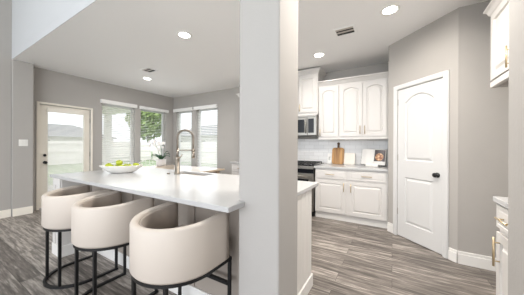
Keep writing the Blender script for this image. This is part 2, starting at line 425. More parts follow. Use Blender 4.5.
# pantry door (local x along the diagonal)
d2 = sroot('door_2', 'white two-panel arched pantry door with black knob', 'door', L0 + e*0.166, -PI/4)
bm = NB()
sw, sh = 0.612, 2.02
panel_face(bm, sw, 0.93, 0.002, 0.035, 0.115, 0, 0, 0.012, gw=0.02, raise_w=0.025, groove=0.012, insb=0.20, inst=0.11)
panel_face(bm, sw, sh-0.93, 0.002, 0.035, 0.115, 0.085, 0, 0.942, gw=0.02, raise_w=0.025, groove=0.012, insb=0.115, inst=0.105, shoulder=0.0)
obj('slab', bm, M['door'], d2)
bm = NB(); lathe(bm, [(0, 0), (0.031, 0.0), (0.031, 0.006), (0.013, 0.010), (0.011, 0.035), (0.022, 0.042), (0.029, 0.052), (0.027, 0.064), (0.014, 0.070), (0, 0.071)], seg=24)
bmesh.ops.rotate(bm, cent=(0, 0, 0), matrix=Matrix.Rotation(PI/2, 3, 'X'), verts=bm.verts)
k = obj('knob', bm, M['black'], d2, 'round black knob'); k.location = (0.548, 0.002, 0.914); k.scale = (0.95, 0.78, 0.95)
for z in (0.3, 1.05, 1.82):
    bm = NB(); cyl(bm, (0.001, 0.006, z), (0.001, 0.006, z+0.085), 0.006, seg=8); obj('hinge', bm, M['nickel'], d2)

# back door (local x along +Y)
d1 = sroot('door_1', 'cream back door with a tall glass pane and a mini blind', 'door', (XL, DY0, 0), PI/2)
DW = DY1-DY0
gx0, gx1, gz0, gz1 = 0.13, DW-0.115, 0.25, 1.93
bm = NB(); wall_with_holes(bm, 0.006, DW-0.006, 0.015, DZ-0.006, 0.03, 0.075, [(gx0, gx1, gz0, gz1)])
obj('slab', bm, M['cream'], d1)
bm = NB(); wall_with_holes(bm, gx0-0.025, gx1+0.025, gz0-0.025, gz1+0.025, 0.018, 0.03, [(gx0, gx1, gz0, gz1)]); obj('glass_frame', bm, M['cream'], d1)
bm = NB(); box(bm, gx0, gx1, 0.05, 0.056, gz0, gz1); obj('glass', bm, M['glass'], d1)
for z, r in ((0.905, 0.029), (1.045, 0.026)):
    bm = NB(); lathe(bm, [(0, 0), (r, 0), (r, 0.008), (r*0.5, 0.012)] + ([(r*0.45, 0.03), (r*.95, 0.045), (r*.95, 0.06), (r*.5, 0.068), (0, 0.069)] if z < 1 else [(r*.8, 0.02), (0, 0.022)]), seg=20)
    bmesh.ops.rotate(bm, cent=(0, 0, 0), matrix=Matrix.Rotation(PI/2, 3, 'X'), verts=bm.verts)
    k = obj('knob' if z < 1 else 'deadbolt', bm, M['black'], d1, 'black door knob' if z < 1 else 'black deadbolt'); k.location = (0.088, 0.03, z)
for z in (0.25, 1.0, 1.75):
    bm = NB(); cyl(bm, (DW-0.006, 0.018, z), (DW-0.006, 0.018, z+0.1), 0.006, seg=8); obj('hinge', bm, M['nickel'], d1)

# windows
def window(name, hole, loc, rz, label):
    x0, x1, z0, z1 = hole
    r = sroot(name, label, 'window', loc, rz)
    bm = NB(); wall_with_holes(bm, x0+0.001, x1-0.001, z0+0.001, z1-0.001, 0.105, 0.15, [(x0+0.045, x1-0.045, z0+0.045, z1-0.045)])
    obj('window_frame', bm, M['vinyl'], r)
    bm = NB(); box(bm, x0+0.045, x1-0.045, 0.122, 0.127, z0+0.045, z1-0.045); obj('glass', bm, M['glass'], r)
    bm = NB(); box(bm, x0-0.03, x1+0.03, -0.03, -0.001, z0-0.025, z0-0.001, 0.005, 2); box(bm, x0+0.001, x1-0.001, -0.001, 0.104, z0+0.001, z0+0.012); obj('window_sill', bm, M['trim'], r)
    return r
window('window_1', W1, (XL, 0, 0), PI/2, 'tall window between back door and the next left window')
window('window_2', W2, (XL, 0, 0), PI/2, 'tall window on the left wall nearest the corner, tree outside')
window('window_3', W3, (0, YB, 0), 0, 'tall back wall window nearest the room corner')
window('window_4', W4, (0, YB, 0), 0, 'tall back wall window right of the faucet')

# blinds
def blind(x0, x1, z0, z1, vz0, vz1, vx0, vx1, loc, rz, label, tilt=0.62, pitch=0.046, depth=0.048, yc=0.05):
    t = thing('window_blind', label, 'window blind', loc, rz, 'white slatted blinds on the nook windows')
    bm = NB(); box(bm, vx0, vx1, -0.06, -0.002, vz0, vz1, 0.006, 2); obj('valance', bm, M['slat'], t)
    bm = NB(); z = z0+0.05
    while z < vz0-0.005:
        dy, dz = math.cos(tilt)*depth/2, math.sin(tilt)*depth/2
        pts = [(yc-dy, z-dz), (yc+dy, z+dz)]
        a = [bm.verts.new((x, y, zz)) for x in (x0+0.006, x1-0.006) for y, zz in pts]
        b = [bm.verts.new((v.co.x, v.co.y, v.co.z+0.003)) for v in a]
        for f in ((0, 1, 3, 2),): bm.faces.new([a[i] for i in f]); bm.faces.new([b[i] for i in f][::-1])
        for i, j in ((0, 1), (1, 3), (3, 2), (2, 0)): bm.faces.new((a[i], a[j], b[j], b[i]))
        z += pitch
    obj('slats', bm, M['slat'], t)
    bm = NB(); box(bm, x0+0.006, x1-0.006, yc-0.025, yc+0.025, z0+0.008, z0+0.028, 0.003, 1); obj('bottom_rail', bm, M['slat'], t)
    for fx in (0.2, 0.8):
        bm = NB(); cyl(bm, (x0+(x1-x0)*fx, yc-0.027, z0+0.02), (x0+(x1-x0)*fx, yc-0.027, vz0), 0.0015, seg=5); obj('cord', bm, M['slat'], t)
    return t
blind(*W1[:2], 0.62, 2.26, 2.235, 2.325, 2.488, 3.33, (XL, 0, 0), PI/2, 'white slatted blind on the window right of the back door')
blind(*W2[:2], 0.62, 2.26, 2.235, 2.315, 3.405, 4.28, (XL, 0, 0), PI/2, 'white slatted blind on the left-wall window with tree behind', tilt=0.15)
blind(*W3[:2], 0.62, 2.30, 2.27, 2.365, -5.80, -4.97, (0, YB, 0), 0, 'white slatted blind on the back window nearest the corner')
blind(*W4[:2], 0.62, 2.30, 2.27, 2.365, -4.907, -4.03, (0, YB, 0), 0, 'white slatted blind on the rightmost nook window')
# door blind
t = thing('door_blind', 'cream-headed mini blind hanging over the back door glass', 'window blind', (XL, DY0, 0), PI/2)
bm = NB(); box(bm, 0.105, DW-0.135, -0.035, 0.016, 1.905, 1.985, 0.004, 1); obj('headrail', bm, M['cream'], t)
bm = NB(); z = 0.3
while z < 1.9:
    vs = [bm.verts.new((x, y, zz)) for x, y, zz in ((gx0-0.01, -0.012, z-0.007), (gx1-0.02, -0.012, z-0.007), (gx1-0.02, 0.009, z+0.007), (gx0-0.01, 0.009, z+0.007))]
    b = [bm.verts.new((v.co.x, v.co.y, v.co.z+0.0012)) for v in vs]
    bm.faces.new(vs); bm.faces.new(b[::-1])
    for i in range(4): bm.faces.new((vs[i], vs[(i+1) % 4], b[(i+1) % 4], b[i]))
    z += 0.024
obj('slats', bm, M['slat'], t)
bm = NB(); box(bm, gx0-0.01, gx1-0.02, -0.014, 0.010, 0.27, 0.285); obj('bottom_rail', bm, M['slat'], t)

# ------------------------------------------------------------------ outside
bm = NB(); box(bm, -60, 8, -14, 45, -0.25, -0.2); lw = obj('lawn', bm, M['grass']); tag(lw, 'green lawn seen through the back door glass', 'lawn', kind='stuff')
bm = NB(); box(bm, -9.4, -6.05, 0.0, 4.4, -0.19, -0.04); struct('patio', bm, M['conc'], 'concrete patio outside the back door', 'patio')
bm = NB(); box(bm, -9.4, -6.03, 0.6, 4.3, 2.42, 2.62); pr = struct('trim_3', bm, M['trim'], 'white covered patio roof seen above the left windows', 'patio roof')
bm = NB(); box(bm, -9.2, -9.0, 4.02, 4.22, -0.038, 2.418, 0.01, 1); box(bm, -9.24, -8.96, 3.98, 4.26, -0.038, 0.2); obj_p = obj('porch_post', bm, M['trim']); tag(obj_p, 'white square patio post outside the left windows', 'post')
def fence(length, loc, rz, label, cat='fence'):
    t = thing('wooden_fence', label, cat, loc, rz)
    bm = NB(); x = 0
    while x < length:
        box(bm, x, x+0.137, 0, 0.02, 0.05, 1.80+random.uniform(-.006, .006)); x += 0.142
    obj('boards', bm, M['fence'], t)
    bm = NB()
    for z in (0.35, 0.95, 1.55): box(bm, 0, length, -0.04, -0.001, z, z+0.09)
    obj('rail', bm, M['fence'], t)
    return t
fence(19.4, (-21, -6, -0.2), PI/2, 'pale wooden fence across the lawn behind the back door')
fence(19, (-20.8, 13.5, -0.2), 0, 'pale wooden fence beyond the back wall windows')
def house(loc, rz, w, dpt, hgt, label):
    t = thing('neighbour_house', label, 'house', loc, rz)
    bm = NB(); box(bm, 0, w, 0, dpt, 0, hgt); obj('walls', bm, M['siding'], t)
    bm = NB(); o = 0.45; rh = 1.9
    v = [bm.verts.new(p) for p in ((-o, -o, hgt), (w+o, -o, hgt), (w+o, dpt+o, hgt), (-o, dpt+o, hgt), (dpt*.45, dpt/2, hgt+rh), (w-dpt*.45, dpt/2, hgt+rh))]
    for f in ((0, 1, 5, 4), (1, 2, 5), (2, 3, 4, 5), (3, 0, 4), (3, 2, 1, 0)): bm.faces.new([v[i] for i in f])
    obj('roof', bm, M['shingle'], t)
    for k in range(3):
        x = w*(0.2+0.3*k); bm = NB(); box(bm, x, x+1.1, -0.05, -0.002, 1.0, 2.3); f = obj('window', bm, M['trim'], t)
        bm = NB(); box(bm, x+.08, x+1.02, -0.06, -0.051, 1.08, 2.22); obj('pane', bm, M['glassblk'], f)
    return t
house((-38, 1.0, -0.2), PI/2, 17, 8, 2.6, 'neighbouring house with grey roof beyond the lawn fence')
house((-28, 20, -0.2), 0, 14, 8, 2.7, 'neighbouring house with grey roof beyond the back fence')
def tree(loc, h, r, n, label):
    t = thing('leafy_tree', label, 'tree', loc)
    bm = NB(); tube(bm, [(0, 0, 0.06), (0.05, 0, h*.3), (-.05, .05, h*.6), (0, 0, h*.8)], [0.16, 0.13, 0.08, 0.03], 8); obj('trunk', bm, M['bark'], t)
    bm = NB()
    for _ in range(n):
        while True:
            p = Vector([random.uniform(-1, 1) for _ in range(3)])
            if 0.3 < p.length < 1: break
        c = Vector((p.x*r, p.y*r, h*.62 + p.z*h*.40)); s = random.uniform(.14, .30)
        a = Vector([random.gauss(0, 1) for _ in range(3)]).normalized(); b = a.orthogonal().normalized(); g = a.cross(b)
        vs = [bm.verts.new(c+b*s), bm.verts.new(c+g*s*.5), bm.verts.new(c-b*s), bm.verts.new(c-g*s*.5)]; bm.faces.new(vs)
    me_o = obj('foliage', bm, M['foliage'], t); return t
tree((-23.4, 14.6, -0.199), 9.2, 2.3, 5200, 'leafy green tree seen through the left-wall window nearest the corner')

# ------------------------------------------------------------------ kitchen cabinets (local: x right, front faces -y)
def cab_door(parent, x0, x1, z0, z1, yf, arch=0.0, hx=None, hz=None, inset=0.055, name='door', vertical=True, hl=0.14):
    bm = NB(); w, h = x1-x0, z1-z0
    panel_face(bm, w, h, yf, 0.02, inset, arch, x0, z0, gw=0.016, raise_w=0.022, groove=0.013, shoulder=0.0)
    d = obj(name, bm, M['cab'], parent)
    if hx is not None: bar_pull(d, hx, hz, yf, hl, vertical)
    return d
def drawer(parent, x0, x1, z0, z1, yf, hl=0.15):
    bm = NB(); panel_face(bm, x1-x0, z1-z0, yf, 0.02, 0.022, 0, x0, z0, gw=0.006, raise_w=0.008, groove=0.004)
    d = obj('drawer', bm, M['cab'], parent); bar_pull(d, (x0+x1)/2, (z0+z1)/2, yf, hl, False); return d
def crown(parent, x0, x1, y0, yback, z0, left=False, right=False, h=0.10, proj=0.07):
    """crown moulding profile swept along the front and the exposed ends"""
    prof = [(0.0, 0.0), (0.006, 0.0), (0.008, 0.018), (0.02, 0.03), (proj*.65, h*.68), (proj*.9, h*.8), (proj, h*.84), (proj, h), (0.0, h)]
    bm = NB(); path = []
    if left: path.append((x0, yback, (-1, 0)))
    path.append((x0, y0, (-1 if left else 0, -1))); path.append((x1, y0, (1 if right else 0, -1)))
    if right: path.append((x1, yback, (1, 0)))
    rings = [[bm.verts.new((x+d[0]*o, y+d[1]*o, z0+z)) for o, z in prof] for x, y, d in path]
    k = len(prof)
    for A, B in zip(rings, rings[1:]):
        for i in range(k): bm.faces.new((A[i], A[(i+1) % k], B[(i+1) % k], B[i]))
    bm.faces.new(rings[0]); bm.faces.new(rings[-1][::-1])
    return obj('crown_moulding', bm, M['cab'], parent)

UF = 4.125          # carcass front of the upper cabinets
UYB = YB-0.003
def upper(label, x0, x1, z0, z1, doors, yf, crown_kw, group=None, arch=0.045, hz=None):
    t = thing('upper_cabinet', label, 'cabinet', (x0, 0, z0), 0, group)
    w, h = x1-x0, z1-z0
    bm = NB(); box(bm, 0, w, yf, UYB, 0, h, 0.002, 1); obj('body', bm, M['cab'], t)
    for a, b, hx in doors: cab_door(t, a-x0, b-x0, 0.025, h-0.035, yf-0.021, arch, None if hx is None else hx-x0, hz or 0.115)
    if crown_kw is not None: crown(t, 0, w, yf, UYB, h-0.02, **crown_kw)
    bm = NB(); box(bm, 0.001, w-0.001, yf-0.012, yf+0.01, -0.03, -0.0005, 0.002, 1); obj('light_rail', bm, M['cab'], t)
    return t
upper('narrow white upper cabinet with one arched door right of the microwave', -1.205, -0.829, 1.40, 2.37, [(-1.19, -0.842, -1.163)], UF, dict(), hz=0.10)
upper('white upper cabinet with two arched doors and paired brass pulls', -0.8285, -0.058, 1.40, 2.37, [(-0.812, -0.447, -0.478), (-0.435, -0.085, -0.405)], UF, dict(), hz=0.13)
upper('tall white cabinet over the microwave reaching the ceiling', -1.965, -1.206, 1.872, 2.632, [(-1.95, -1.592, -1.62), (-1.58, -1.225, -1.555)], UF-0.035, dict(left=True, right=True, h=0.095, proj=0.06), arch=0.0)
upper('white upper cabinet on the back wall left of the column', -3.04, -1.967, 1.40, 2.37, [(-3.025, -2.51, -2.54), (-2.50, -1.98, -2.47)], UF, dict(left=True))

BF = 3.815          # carcass front of the base cabinets
def base(label, x0, x1, cols, x_end_panel=False):
    t = thing('base_cabinet', label, 'cabinet', (x0, 0, 0)); w = x1-x0
    bm = NB(); box(bm, 0, w, BF, UYB, 0.105, 0.868, 0.002, 1); obj('body', bm, M['cab'], t)
    bm = NB(); box(bm, 0, w, BF+0.035, BF+0.06, 0.001, 0.104); obj('toe_kick', bm, M['trim'], t)
    for a, b, side in cols:
        drawer(t, a-x0, b-x0, 0.70, 0.845, BF-0.021)
        cab_door(t, a-x0, b-x0, 0.13, 0.675, BF-0.021, 0, (b-x0-0.03) if side > 0 else (a-x0+0.03), 0.575)
    return t
base('white base cabinet with two drawers beside the pantry door', -1.17, -0.058, [(-1.155, -0.655, 1), (-0.605, -0.085, -1)])
base('white base cabinet on the back wall left of the column', -3.03, -1.96, [(-3.012, -2.52, 1), (-2.50, -1.98, -1)])
def ctop(label, x0, x1):
    bm = NB(); box(bm, x0, x1, BF-0.045, UYB-0.001, 0.870, 0.905, 0.004, 2); return tag(obj('countertop', bm, M['quartz']), label, 'countertop')
ctop('white countertop under the upper cabinets right of the range', -1.178, -0.058)
ctop('white countertop on the cabinets left of the column', -3.045, -1.952)
bm = NB(); box(bm, -3.03, -0.058, -0.012, -0.001, 0.907, 1.398); ts = obj('tile_backsplash', bm, M['tile']); ts.location.y = YB; tag(ts, 'pale subway tile backsplash behind the cutting board', 'backsplash'); ts['kind'] = 'structure'

# microwave
t = thing('microwave', 'stainless over-the-range microwave hung below the tall cabinet', 'microwave', (-1.960, 0, 1.43))
mw = 0.750; my = 4.04
bm = NB(); box(bm, 0, mw, my, UYB-0.02, 0.0, 0.405, 0.003, 1); obj('body', bm, M['steel'], t)
bm = NB(); box(bm, 0.0, 0.575, my-0.024, my-0.001, 0.022, 0.365, 0.004, 1); d = obj('door', bm, M['steel'], t)
bm = NB(); box(bm, 0.03, 0.515, my-0.029, my-0.0245, 0.075, 0.325, 0.002, 1); obj('window', bm, M['glassblk'], d)
bm = NB(); tube(bm, [(0.545, my-0.03, 0.07), (0.545, my-0.062, 0.11), (0.545, my-0.07, 0.20), (0.545, my-0.062, 0.29), (0.545, my-0.03, 0.33)], 0.011, 10); obj('handle', bm, M['steel'], d, 'curved steel handle')
bm = NB(); box(bm, 0.578, mw, my-0.024, my-0.001, 0.022, 0.365, 0.004, 1); d = obj('control_panel', bm, M['steel'], t)
bm = NB(); box(bm, 0.59, 0.70, my-0.029, my-0.0245, 0.07, 0.335, 0.002, 1); p = obj('keypad', bm, M['glassblk'], d)
bm = NB(); box(bm, 0.0, mw, my-0.024, my-0.001, 0.368, 0.405, 0.003, 1)
obj('vent_grille', bm, M['steel'], t)
bm = NB(); box(bm, 0.0, mw, my-0.02, my-0.001, 0.0, 0.020, 0.002, 1); obj('bottom_trim', bm, M['dark'], t)

# range
rx0, rx1 = -1.940, -1.185
t = thing('gas_range', 'stainless gas range with black grates below the microwave', 'stove', (rx0, 0, 0)); rw = rx1-rx0; ry = 3.80
bm = NB(); box(bm, 0.0, rw, ry, UYB-0.03, 0.09, 0.895, 0.003, 1); obj('body', bm, M['steel'], t)
bm = NB(); box(bm, 0.0, rw, ry-0.005, UYB-0.03, 0.8955, 0.91, 0.003, 1); obj('cooktop', bm, M['glassblk'], t)
for k in range(3):
    bm = NB(); x = 0.02 + k*(rw-0.04)/3; w3 = (rw-0.04)/3-0.008
    for yy in (ry+0.03, ry+0.31, ry+0.59): box(bm, x, x+w3, yy, yy+0.014, 0.93, 0.945)
    for xx in (x, x+w3/2-0.007, x+w3-0.014): box(bm, xx, xx+0.014, ry+0.03, ry+0.604, 0.93, 0.945)
    for xx in (x, x+w3-0.014):
        for yy in (ry+0.03, ry+0.59): box(bm, xx, xx+0.014, yy, yy+0.014, 0.911, 0.93)
    obj('grate', bm, M['iron'], t)
bm = NB(); box(bm, 0.0, rw, ry-0.035, ry-0.001, 0.842, 0.893, 0.006, 2); cp = obj('control_panel', bm, M['steel'], t)
for k in range(5):
    bm = NB(); x = 0.09 + k*(rw-0.18)/4; cyl(bm, (x, ry-0.036, 0.868), (x, ry-0.066, 0.868), 0.021, 0.018, 16); obj('knob', bm, M['steel'], cp)
bm = NB(); box(bm, 0.0, rw, ry-0.03, ry-0.001, 0.24, 0.765, 0.004, 1); od = obj('oven_door', bm, M['steel'], t)
bm = NB(); box(bm, 0.09, rw-0.09, ry-0.034, ry-0.0305, 0.34, 0.66); obj('window', bm, M['glassblk'], od)
bm = NB(); box(bm, 0.0, rw, ry-0.028, ry-0.001, 0.767, 0.840, 0.002, 1); obj('display', bm, M['glassblk'], t, 'black glass display strip')
bm = NB(); cyl(bm, (0.04, ry-0.075, 0.715), (rw-0.04, ry-0.075, 0.715), 0.012, seg=12)
for x in (0.07, rw-0.07): cyl(bm, (x, ry-0.075, 0.715), (x, ry-0.031, 0.715), 0.008, seg=8)
obj('handle', bm, M['steel'], od)
bm = NB(); box(bm, 0.0, rw, ry-0.03, ry-0.001, 0.10, 0.23, 0.004, 1); obj('drawer', bm, M['steel'], t)
for x in (0.04, rw-0.04):
    for yy in (ry+0.04, ry+0.55):
        bm = NB(); cyl(bm, (x, yy, 0.001), (x, yy, 0.09), 0.018, seg=10); obj('foot', bm, M['black'], t)

# right cabinets (face -X): local x = -Y direction
t = thing('base_cabinet', 'white base cabinet with brass pulls at the right edge', 'cabinet', (0.625, 2.10, 0), -PI/2)
bm = NB(); box(bm, 0, 0.70, 0, 0.62, 0.105, 0.868, 0.002, 1); obj('body', bm, M['cab'], t)
bm = NB(); box(bm, 0, 0.70, 0.05, 0.07, 0.001, 0.104); obj('toe_kick', bm, M['trim'], t)
drawer(t, 0.015, 0.345, 0.71, 0.858, -0.021, 0.16); drawer(t, 0.36, 0.685, 0.70, 0.845, -0.021, 0.16)
cab_door(t, 0.015, 0.345, 0.13, 0.675, -0.021, 0, 0.075, 0.555, hl=0.19); cab_door(t, 0.36, 0.685, 0.13, 0.675, -0.021, 0, 0.64, 0.565, hl=0.19)
bm = NB(); box(bm, 0.594, 1.247, 1.395, 2.115, 0.870, 0.905, 0.004, 2); tag(obj('countertop', bm, M['quartz']), 'white countertop end at the right edge, on the right base cabinet', 'countertop')
t = thing('upper_cabinet', 'white upper cabinet with a long brass pull at the right edge', 'cabinet', (0.765, 2.74, 1.77), -PI/2)
bm = NB(); box(bm, 0, 1.30, 0, 0.482, 0.05, 0.655, 0.002, 1); obj('body', bm, M['cab'], t)
bm = NB(); box(bm, 0, 1.30, -0.015, 0.02, 0.0, 0.049, 0.002, 1); box(bm, 0, 0.02, 0.02, 0.482, 0.0, 0.049); obj('light_rail', bm, M['cab'], t)
cab_door(t, 0.03, 0.55, 0.06, 0.63, -0.021, 0, 0.44, 0.135, hl=0.16); cab_door(t, 0.56, 1.08, 0.06, 0.63, -0.021, 0, 0.62, 0.15, hl=0.16)
crown(t, 0, 1.30, 0, 0.482, 0.625, left=True, h=0.09, proj=0.05)

# things on the counter
CT = 0.906
def board_shape(bm, w, h, t, r, handle=True, hw=0.035, hh=0.12):
    pts = []
    for cx, cz, a0 in ((w/2-r, r, -90), (w/2-r, h-r, 0)):
        pts += [(cx+r*math.cos(math.radians(a0+a)), cz+r*math.sin(math.radians(a0+a))) for a in range(0, 91, 15)]
    if handle:
        pts += [(hw/2+0.01, h+0.003), (hw/2, h+0.015), (hw/2, h+hh-0.02), (hw/2*.7, h+hh-0.004), (0, h+hh)]
    L = [(-x, z) for x, z in pts[::-1] if x > 1e-6]
    pts = pts + L
    a = [bm.verts.new((x, -t/2, z)) for x, z in pts]; b = [bm.verts.new((x, t/2, z)) for x, z in pts]; n = len(pts)
    bm.faces.new(a); bm.faces.new(b[::-1])
    for i in range(n): bm.faces.new((a[i], a[(i+1) % n], b[(i+1) % n], b[i]))
    return bm
def lean(o, x, y, th): o.location = (x, y, CT); o.rotation_euler = (-th, 0, 0)
bm = NB(); board_shape(bm, 0.225, 0.32, 0.018, 0.05, False); cb = obj('cutting_board', bm, M['board'])
bm = NB(); box(bm, -0.02, 0.02, -0.009, 0.009, 0.3195, 0.41, 0.006, 2); cyl(bm, (0, -0.009, 0.40), (0, 0.009, 0.40), 0.026, seg=20); obj('handle', bm, M['walnut'], cb, 'dark walnut handle')
tag(cb, 'striped wooden cutting board with dark handle leaning on backsplash', 'cutting board'); lean(cb, -0.905, 4.375, 0.2)
bm = NB(); board_shape(bm, 0.19, 0.22, 0.014, 0.012, False); mb = obj('marble_board', bm, M['marble']); tag(mb, 'square pale marble board leaning right of the cutting board', 'board'); lean(mb, -0.692, 4.36, 0.22)
bm = NB(); wall_with_holes(bm, -0.04, 0.04, 0, 0.20, -0.01, 0.01, [(-0.015, 0.015, 0.07, 0.14)]); sb = obj('white_board', bm, M['ceramic']); tag(sb, 'small white slotted board leaning left of the cutting board', 'board'); lean(sb, -1.061, 4.385, 0.2)
# cookbook on a stand
t = thing('cookbook_stand', 'white easel stand holding the open cookbook', 'book stand', (-0.29, 4.20, CT), math.radians(-14))
bm = NB(); box(bm, -0.10, 0.10, -0.055, 0.10, 0.0, 0.012, 0.003, 1); obj('base', bm, M['paper'], t)
bm = NB(); box(bm, -0.10, 0.10, -0.055, -0.04, 0.012, 0.052, 0.003, 1); obj('ledge', bm, M['ceramic'], t)
bm = NB(); th = 0.32
box(bm, -0.12, 0.12, 0, 0.010, 0, 0.24); bmesh.ops.rotate(bm, cent=(0, 0, 0), matrix=Matrix.Rotation(-th, 3, 'X'), verts=bm.verts); bmesh.ops.translate(bm, vec=(0, 0.022, 0.0125), verts=bm.verts); obj('back_plate', bm, M['paper'], t)
bk = thing('open_cookbook', 'open cookbook showing a photograph of baked pastry', 'book', (-0.29, 4.20, CT), math.radians(-14))
R_ = Matrix.Rotation(-th, 3, 'X')
def onbook(bm):
    bmesh.ops.rotate(bm, cent=(0, 0, 0), matrix=R_, verts=bm.verts); bmesh.ops.translate(bm, vec=(0, -0.012, 0.016), verts=bm.verts); return bm
def page(bm, s, t0, t1, n=8):
    top = []
    for k in range(n+1):
        x = s*0.195*k/n; y = -0.004-0.016*math.sin(PI*min(1, (k/n)*1.1))**.7 if 0 < k < n else -0.004
        top.append((x, y))
    a = [[bm.verts.new((x, y, z)) for z in (t0, t1)] for x, y in top]; b = [[bm.verts.new((x, 0.004, z)) for z in (t0, t1)] for x, y in top]
    for i in range(n):
        for P, Q in ((a, a),): bm.faces.new((a[i][0], a[i+1][0], a[i+1][1], a[i][1]))
        bm.faces.new((b[i][0], b[i][1], b[i+1][1], b[i+1][0])); bm.faces.new((a[i][0], b[i][0], b[i+1][0], a[i+1][0])); bm.faces.new((a[i][1], a[i+1][1], b[i+1][1], b[i][1]))
    bm.faces.new((a[n][0], b[n][0], b[n][1], a[n][1])); return bm
bm = NB(); page(bm, -1, 0, 0.27); obj('page', onbook(bm), M['paper'], bk)
bm = NB(); page(bm, 1, 0, 0.27); obj('page', onbook(bm), M['paper'], bk)
bm = NB(); box(bm, -0.2, 0.2, 0.0045, 0.008, -0.004, 0.274); obj('cover', onbook(bm), M['glassblk'], bk)
def photo_mat():
    m = bpy.data.materials.new('printed pastry photo'); m.use_nodes = True
    nt = m.node_tree; N = nt.nodes; L = nt.links; b = N['Principled BSDF']; b.inputs['Roughness'].default_value = 0.35
    tc = N.new('ShaderNodeTexCoord'); vo = N.new('ShaderNodeTexVoronoi'); vo.inputs['Scale'].default_value = 26
    L.new(tc.outputs['Object'], vo.inputs['Vector'])
    r = N.new('ShaderNodeValToRGB'); e = r.color_ramp.elements; e[0].color = (0.75, 0.5, 0.28, 1); e[1].color = (0.22, 0.07, 0.03, 1); e[1].position = 0.7
    L.new(vo.outputs['Distance'], r.inputs[0])
    ln = N.new('ShaderNodeVectorMath'); ln.operation = 'DISTANCE'; ln.inputs[1].default_value = (0.10, 0.0, 0.15)
    mp = N.new('ShaderNodeMapping'); mp.inputs['Scale'].default_value = (1, 0, 1); L.new(tc.outputs['Object'], mp.inputs['Vector']); L.new(mp.outputs[0], ln.inputs[0])
    gt = N.new('ShaderNodeMath'); gt.operation = 'GREATER_THAN'; gt.inputs[1].default_value = 0.062; L.new(ln.outputs['Value'], gt.inputs[0])
    mx = N.new('ShaderNodeMix'); mx.data_type = 'RGBA'; mx.inputs['B'].default_value = (0.055, 0.045, 0.05, 1)
    L.new(gt.outputs[0], mx.inputs['Factor']); L.new(r.outputs[0], mx.inputs['A']); L.new(mx.outputs['Result'], b.inputs['Base Color'])
    return m
bm = NB(); top = []
vs = []
for k in range(9):
    f = k/8*0.86+0.10; x = 0.195*f; y = -0.005-0.0165*math.sin(PI*min(1, f*1.1))**.7 if f < .9 else -0.012
    vs.append([bm.verts.new((x, y, z)) for z in (0.06, 0.262)])
for A, B in zip(vs, vs[1:]): bm.faces.new((A[0], B[0], B[1], A[1]))
obj('printed_photo', onbook(bm), photo_mat(), bk, 'dark printed photograph of golden pastry')
for ch in bk.children: ch.location.y -= 0.004; ch.location.z += 0.014

# ------------------------------------------------------------------ island
ITOP, IT = 0.905, 0.032
IY0, IY1 = 0.942, 2.055
IXL, IXR, IXR2 = -3.42, -0.77, -0.597
SX0, SX1, SY0, SY1 = -2.42, -1.82, 1.80, 2.0
bm = NB()
out = [(IXL, IY0), (IXR, IY0), (IXR, PCOL[2]-0.002), (PCOL[0]-0.002, PCOL[2]-0.002), (PCOL[0]-0.002, PCOL[3]+0.002), (IXR2, PCOL[3]+0.002), (IXR2, IY1), (IXL, IY1)]
# counter with the sink cut out: two prisms meeting behind and before the opening would show a seam, so build rings of cells
xs = sorted({IXL, SX0, SX1, PCOL[0]-0.002, IXR, IXR2}); ys = sorted({IY0, PCOL[2]-0.002, PCOL[3]+0.002, SY0, SY1, IY1})
def inside(x, y):
    if SX0 < x < SX1 and SY0 < y < SY1: return False
    if x > PCOL[0]-0.002:
        if PCOL[2]-0.002 < y < PCOL[3]+0.002: return False
        if y < PCOL[2]: return x < IXR
    return True
V = {}
def vv(i, j, k):
    if (i, j, k) not in V: V[(i, j, k)] = bm.verts.new((xs[i], ys[j], (ITOP-IT, ITOP)[k]))
    return V[(i, j, k)]
ok = lambda i, j: 0 <= i < len(xs)-1 and 0 <= j < len(ys)-1 and inside((xs[i]+xs[i+1])/2, (ys[j]+ys[j+1])/2)
for i in range(len(xs)-1):
    for j in range(len(ys)-1):
        if not ok(i, j): continue
        bm.faces.new((vv(i, j, 1), vv(i+1, j, 1), vv(i+1, j+1, 1), vv(i, j+1, 1))); bm.faces.new((vv(i, j, 0), vv(i, j+1, 0), vv(i+1, j+1, 0), vv(i+1, j, 0)))
        if not ok(i-1, j): bm.faces.new((vv(i, j, 0), vv(i, j, 1), vv(i, j+1, 1), vv(i, j+1, 0)))
        if not ok(i+1, j): bm.faces.new((vv(i+1, j, 0), vv(i+1, j+1, 0), vv(i+1, j+1, 1), vv(i+1, j, 1)))
        if not ok(i, j-1): bm.faces.new((vv(i, j, 0), vv(i+1, j, 0), vv(i+1, j, 1), vv(i, j, 1)))
        if not ok(i, j+1): bm.faces.new((vv(i, j+1, 0), vv(i, j+1, 1), vv(i+1, j+1, 1), vv(i+1, j+1, 0)))
ic = obj('island_countertop', bm, M['quartz']); tag(ic, 'long white quartz island counter with the sink cut into it', 'countertop')
bv = ic.modifiers.new('bevel', 'BEVEL'); bv.width = 0.004; bv.segments = 2; bv.limit_method = 'ANGLE'

